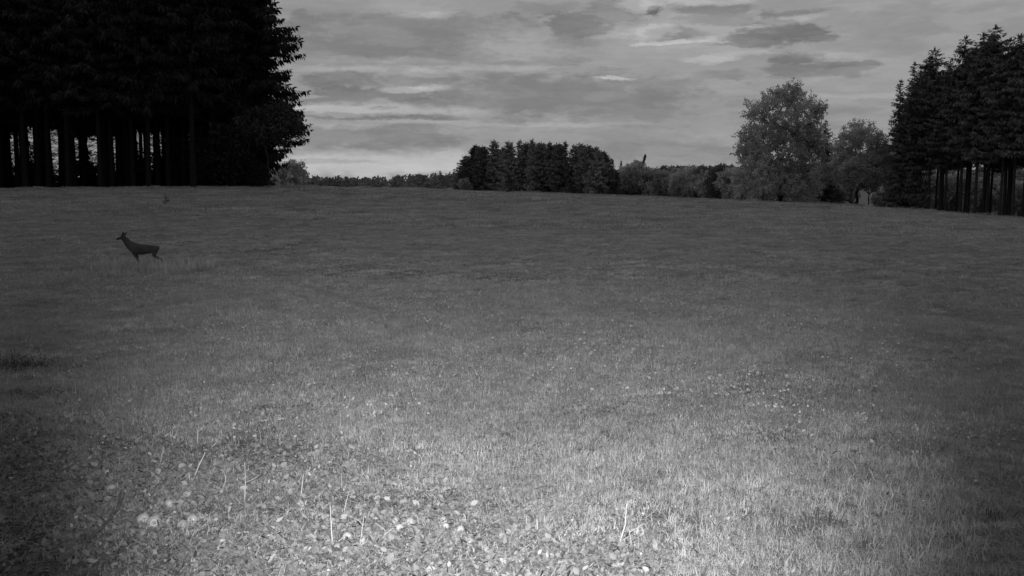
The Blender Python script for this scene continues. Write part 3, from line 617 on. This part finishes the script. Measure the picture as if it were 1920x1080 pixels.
# ------------------------------------------------------------------ apples on the ground
def apple_mesh(seed):
    rng = np.random.default_rng(seed); nu, nv = 20, 14; V_ = []
    for j in range(nv + 1):
        th = math.pi * j / nv; r = math.sin(th) * (1 + .08 * math.cos(th)); z = math.cos(th) * .88
        z -= .30 * math.exp(-(r / .26) ** 2) * (1 if th < 1.57 else -.65)
        for i in range(nu):
            a = 2 * math.pi * i / nu; q = 1 + .03 * math.cos(5 * a) * (th > 1.6) + .02 * math.sin(2 * a + seed)
            V_.append((r * math.cos(a) * q, r * math.sin(a) * q, z + .02 * math.cos(a + seed)))
    F_ = [(j * nu + i, j * nu + (i + 1) % nu, (j + 1) * nu + (i + 1) % nu, (j + 1) * nu + i) for j in range(nv) for i in range(nu)]
    return mesh('apple_flesh', V_, np.array(F_), M_apple, True)
AM = [apple_mesh(i) for i in range(3)]
v_, f_ = tube([[0, 0, .55], [.05, 0, .85], [.16, .03, 1.15]], [.05, .045, .06], 5); ST = mesh('apple_stem', v_, f_, M_stem, True)
apples = [(289, 984, 10.5, 'big pale apple with its dimple showing, lower one of the touching pair'), (269, 978, 9.5, 'big pale apple touching the dimpled one, upper left one of the pair'),
 (318, 948, 7, 'single round apple just above and right of the touching pair'), (342, 988, 8, 'apple half sunk in leaves, left one of two close together'), (361, 978, 8, 'apple with leaves against it, right one of two close together'),
 (209, 920, 7, 'dim apple farthest to the left'), (417, 1019, 6.5, 'very bright small apple at the bottom of the picture'), (651, 1010, 7.5, 'pale apple beside thin stalks, alone at the bottom middle'),
 (769, 982, 7.5, 'left apple of the bright pair near the bottom middle'), (832, 978, 6.5, 'right apple of the bright pair near the bottom middle'), (819, 945, 5, 'small bright apple above the bright pair'),
 (749, 992, 6.5, 'dull apple just left of and below the bright pair'), (863, 995, 6.5, 'rough apple right of and below the bright pair'), (880, 1018, 6.5, 'flat looking apple at the very bottom, right of the others'),
 (563, 948, 6, 'apple at the foot of the slanting stalk'), (565, 958, 5.5, 'dull apple right under the one at the foot of the slanting stalk'), (297, 886, 5, 'small apple at the foot of a short pale stem, upper left'), (541, 965, 5, 'small dull apple left of the slanting stalk'), (736, 982, 5, 'small apple close to the left of the bright pair'), (836, 988, 5, 'small dull apple directly below the right one of the bright pair')]
for i, (px_, py_, rpx, lb) in enumerate(apples):
    rpx *= 1.18
    h_ = hit(px_, py_ + rpx * .6); dist = np.linalg.norm(h_ - [0, 0, CAMZ]); r = rpx * dist / F
    a = empty('apple', (h_[0], h_[1], h_[2] + r * .85), 0, r); rr = random.Random(i)
    a.rotation_euler = (rr.uniform(.9, 2.0) if i != 0 else 1.35, rr.uniform(-.5, .5), rr.uniform(-.8, .8) if i != 0 else .35)
    tag(a, lb, 'apple', 'apples fallen on the ground'); link('skin', AM[i % 3], a); link('stem', ST, a)

# ------------------------------------------------------------------ stalks and sticks
stalks = [([(458, 945), (460, 905), (459, 868)], .0035, 'straight upright pale stalk, tallest at lower left'), ([(562, 940), (566, 915), (569, 890)], .0045, 'slanting pale stalk standing above an apple'),
 ([(624, 1022), (621, 985), (619, 948)], .0045, 'bright straight stalk near the bottom left of centre'), ([(641, 975), (648, 945), (655, 920)], .003, 'thin dim stalk leaning right above the lone bottom apple'),
 ([(673, 1025), (680, 985), (683, 962)], .003, 'thin leaning stalk at the bottom beside the lone apple'), ([(298, 873), (303, 855), (306, 838)], .0045, 'short pale stem above the small upper left apple'),
 ([(356, 905), (372, 875), (384, 850), (382, 838)], .005, 'crooked forked stalk bending to the right'), ([(370, 835), (371, 810), (372, 795)], .006, 'short thick pale stalk farthest back on the left'),
 ([(410, 925), (422, 905), (430, 897)], .004, 'short bent stalk left of the tallest stalk'), ([(1158, 1020), (1172, 985), (1175, 945)], .005, 'bright stalk leaning right, farthest right near the bottom'),
 ([(1186, 1022), (1180, 998), (1177, 985)], .0035, 'short thin stalk crossing behind the bright right stalk'), ([(640, 925), (641, 905), (640, 888)], .003, 'short faint stalk behind the apples in the left middle'),
 ([(804, 970), (809, 950), (812, 930)], .004, 'dark thin stalk beside the small bright apple'), ([(702, 1015), (724, 1000), (738, 990)], .004, 'low stalk lying aslant by the bottom apples'),
 ([(396, 840), (397, 828), (397, 820)], .004, 'tiny upright stub of stalk behind the crooked one'), ([(674, 835), (676, 822), (677, 812)], .004, 'short stem standing at the left of the bright turf')]
for pts_, rad, lb in stalks:
    h_ = hit(*pts_[0]); Yb = h_[1]; P = []
    for i, (a, b) in enumerate(pts_):
        r = ray(a, b); yy = Yb + .03 * math.sin(i * 2.1); q = np.array([0, 0, CAMZ]) + r * yy / r[1]; P.append(q - h_)
    P[0] = P[0] + [0, 0, -.03]; n = len(P); v_, f_ = tube(P, [rad * (1 - .55 * i / n) for i in range(n)], 5); mb_ = MB(); mb_.add(v_, f_)
    rr = np.random.default_rng(int(pts_[0][0])); q = P[1]; e = q + np.array([rr.normal() * .05, .02, rr.uniform(.03, .08)]); v_, f_ = tube([q, (q + e) / 2 + [.01, 0, 0], e], [rad * .6, rad * .5, rad * .3], 4); mb_.add(v_, f_)
    q = P[0] + [0, 0, .03]; v_, f_ = cards(rr, np.repeat(q[None], 3, 0), rr.normal(size=(3, 3)) * [.7, .7, .2] + [0, 0, .5], .08, .006); mb_.add(v_, f_)
    o = link('dry_stalk', mesh('dry_stalk', *mb_.get(), M_dry if 'dark' not in lb else M_stick)); o.location = h_; tag(o, lb, 'stalk', 'dry stalks near the camera')
def stick(path, rads, lb, side=None):
    H_ = [hit(*q) + [0, 0, z] for (q, z) in path]; b = H_[0].copy(); mb_ = MB(); P = [q - b for q in H_]
    PP = []; 
    for i in range(len(P) - 1):
        for s in range(3): PP.append(P[i] + (P[i + 1] - P[i]) * s / 3 + np.array([0, 0, .006 * math.sin(3 * i + s * 2)]))
    PP.append(P[-1]); v_, f_ = tube(PP, np.interp(np.linspace(0, 1, len(PP)), np.linspace(0, 1, len(rads)), rads), 7); mb_.add(v_, f_)
    for sp in (side or []):
        a, c_ = P[sp[0]], P[sp[0]] + np.array(sp[1]); v_, f_ = tube([a, (a + c_) / 2 + [0, 0, .01], c_], [rads[0] * .5, rads[0] * .4, rads[0] * .2], 5); mb_.add(v_, f_)
    for e_ in (0, -1):
        v_, f_ = tube([PP[e_], PP[e_] + (PP[e_] - PP[1 if e_ == 0 else -2]) * .02], [rads[e_], .0005], 7); mb_.add(v_, f_)
    o = link('stick', mesh('stick', *mb_.get(), M_stick, True)); o.location = b; tag(o, lb, 'stick')
stick([((172, 1021), .04), ((200, 1000), .06), ((222, 980), .08), ((232, 964), .13)], [.011, .010, .010, .014], 'thick forked stick with a knobbed end sticking up at lower left', [(2, (.05, .02, -.03)), (1, (-.08, .06, .02))])
stick([((154, 1026), .02), ((160, 1012), .03)], [.009, .008], 'short broken stick at the bottom left corner')
stick([((232, 1012), .02), ((246, 1028), .02)], [.012, .010], 'short pale stick lying below the knobbed stick')
stick([((240, 990), .03), ((262, 1000), .03), ((268, 1012), .01)], [.008, .007, .005], 'thin dark bent twig right of the knobbed stick')
stick([((1000, 985), .03), ((985, 972), .05)], [.007, .005], 'short twig in the litter left of the bright right stalk')

# ------------------------------------------------------------------ weeds
def weed(px_, py_, w_, h_, lb, n=260, mat=M_weed):
    b = hit(px_, py_); rr = np.random.default_rng(int(px_)); c = rr.normal(size=(n, 3)) * [w_ * .33, w_ * .25, 0]; c[:, 2] = np.abs(rr.normal(size=n)) * h_ * .3
    v_, f_ = cards(rr, c, rr.normal(size=(n, 3)) * [.6, .6, .3] + [0, 0, .6], h_ * .30, h_ * .045); m_ = MB(); m_.add(v_, f_)
    r_ = []
    for i in range(9):
        x_ = rr.normal() * w_ * .3; y_ = rr.normal() * w_ * .2; v_, f_ = tube([[x_, y_, -.02], [x_ * 1.1, y_, h_ * .5], [x_ * 1.3, y_, h_ * rr.uniform(.7, 1.1)]], [.004, .003, .002], 4); m_.add(v_, f_)
    o = link('weed_clump', mesh('weed_clump', *m_.get(), mat)); o.location = b; tag(o, lb, 'weeds')
weed(945, 519, 1.3, .13, 'flat dark patch of weeds in the middle of the meadow', 420)
weed(905, 514, .6, .09, 'smaller dark weeds at the left end of the dark patch', 700)
weed(24, 694, .6, .17, 'dark clump of taller weeds at the left edge of the picture', 900)
weed(50, 745, .5, .1, 'lower dark weeds in front of the tall clump at the left edge', 700)
weed(313, 386, .25, .75, 'lone thin weed far out in the meadow above and right of the deer', 50)
weed(1862, 980, .16, .08, 'small dark weeds near the lower right corner', 160)
weed(1540, 985, .2, .09, 'tiny dark weed tuft at lower right', 260)
weed(1348, 421, 1.6, .10, 'dark streak of weeds far out, right of centre', 500); weed(835, 411, 1.6, .10, 'dark streak of weeds far out, left of centre', 500)

# ------------------------------------------------------------------ roe deer
M_fur = nmat('deer_fur', .05, .3, 6, .9); M_eye = nmat('deer_eye', .02, .1, 5, .2, spec=.5)
deer = empty('roe_deer', d0, 0, .84); tag(deer, 'dark roe deer crossing the meadow to the left with raised head', 'deer')
def skin_body(name, verts, edges, mat, parent, root=0):
    me = bpy.data.meshes.new(name); me.from_pydata([q[:3] for q in verts], edges, []); me.materials.append(mat)
    o = link(name, me, parent); md = o.modifiers.new('skin', 'SKIN'); sk = me.skin_vertices[0].data
    for i, q in enumerate(verts):
        r = q[3]; sk[i].radius = r if isinstance(r, tuple) else (r, r)
    sk[root].use_root = True; md.branch_smoothing = .6; md.use_smooth_shade = True
    s = o.modifiers.new('sub', 'SUBSURF'); s.levels = 2; s.render_levels = 2; return o
vscale = 1.0
# x forward is -X (deer faces left); y across; z up. back height about 0.62
vb = [(.30, 0, .50, (.105, .13)),      # 0 pelvis
 (.14, 0, .485, (.105, .125)), (-.04, 0, .465, (.12, .155)), (-.20, 0, .50, (.10, .135)),  # 1-3 trunk, chest
 (-.30, 0, .585, (.075, .115)), (-.38, 0, .69, (.058, .085)), (-.43, 0, .77, (.048, .062)),  # 4-6 neck
 (-.475, 0, .80, (.048, .056)), (-.545, 0, .775, (.032, .036)), (-.605, 0, .745, (.021, .024)), (-.63, 0, .735, (.014, .016)),  # 7-10 head, muzzle
 (.385, 0, .505, (.06, .07)), (.415, 0, .475, (.02, .03)),  # 11,12 rump, tail
]
eb = [(0, 1), (1, 2), (2, 3), (3, 4), (4, 5), (5, 6), (6, 7), (7, 8), (8, 9), (9, 10), (0, 11), (11, 12)]
def leg(base, pts_):
    prev = base
    for q in pts_: vb.append(q); eb.append((prev, len(vb) - 1)); prev = len(vb) - 1
for s, (kx, fx) in ((1, (-.17, -.10)), (-1, (-.13, -.02))):   # front legs swept under the body
    leg(3, [(-.19, .07 * s, .40, .045), (-.15 + (0 if s > 0 else .01), .065 * s, .30, .028), (kx + .03, .06 * s, .19, .018), (kx + .06, .06 * s, .10, .013), (fx, .06 * s, .03, .014), (fx - .03, .06 * s, .0, .012)])
for s, dx in ((1, .0), (-1, .10)):                            # hind legs pushing back
    leg(0, [(.30 + dx * .3, .07 * s, .41, .07), (.25 + dx * .6, .075 * s, .31, .042), (.39 + dx, .07 * s, .215, .022), (.385 + dx, .065 * s, .11, .014), (.36 + dx * 1.1, .065 * s, .03, .014), (.33 + dx * 1.1, .065 * s, .0, .012)])
for s in (1, -1):                                             # ears
    vb.append((-.445, .045 * s, .835, (.02, .012))); eb.append((7, len(vb) - 1)); vb.append((-.425, .075 * s, .885, (.034, .012))); eb.append((len(vb) - 2, len(vb) - 1)); vb.append((-.405, .10 * s, .945, (.012, .005))); eb.append((len(vb) - 2, len(vb) - 1))
vb = [(q[0] * 1.02, q[1], q[2] * .94 if q[2] > .3 else q[2] * .9, (q[3][0] * 1.12, q[3][1] * 1.15) if isinstance(q[3], tuple) else q[3] * 1.05) for q in vb]
body = skin_body('body', vb, eb, M_fur, deer)
for s in (1, -1):
    nu = 8; Ve = [(math.sin(a) * math.cos(b), math.sin(a) * math.sin(b), math.cos(a)) for a in np.linspace(0, math.pi, 7) for b in np.linspace(0, 2 * math.pi, nu, endpoint=False)]
    Fe = np.array([(j * nu + i, j * nu + (i + 1) % nu, (j + 1) * nu + (i + 1) % nu, (j + 1) * nu + i) for j in range(6) for i in range(nu)])
    o = link('eye', mesh('eye', Ve, Fe, M_eye, True), deer); o.location = (-.505, .038 * s, .80); o.scale = (.010, .007, .010)
print('objects', len(sc.objects), 'left trees', cnt)
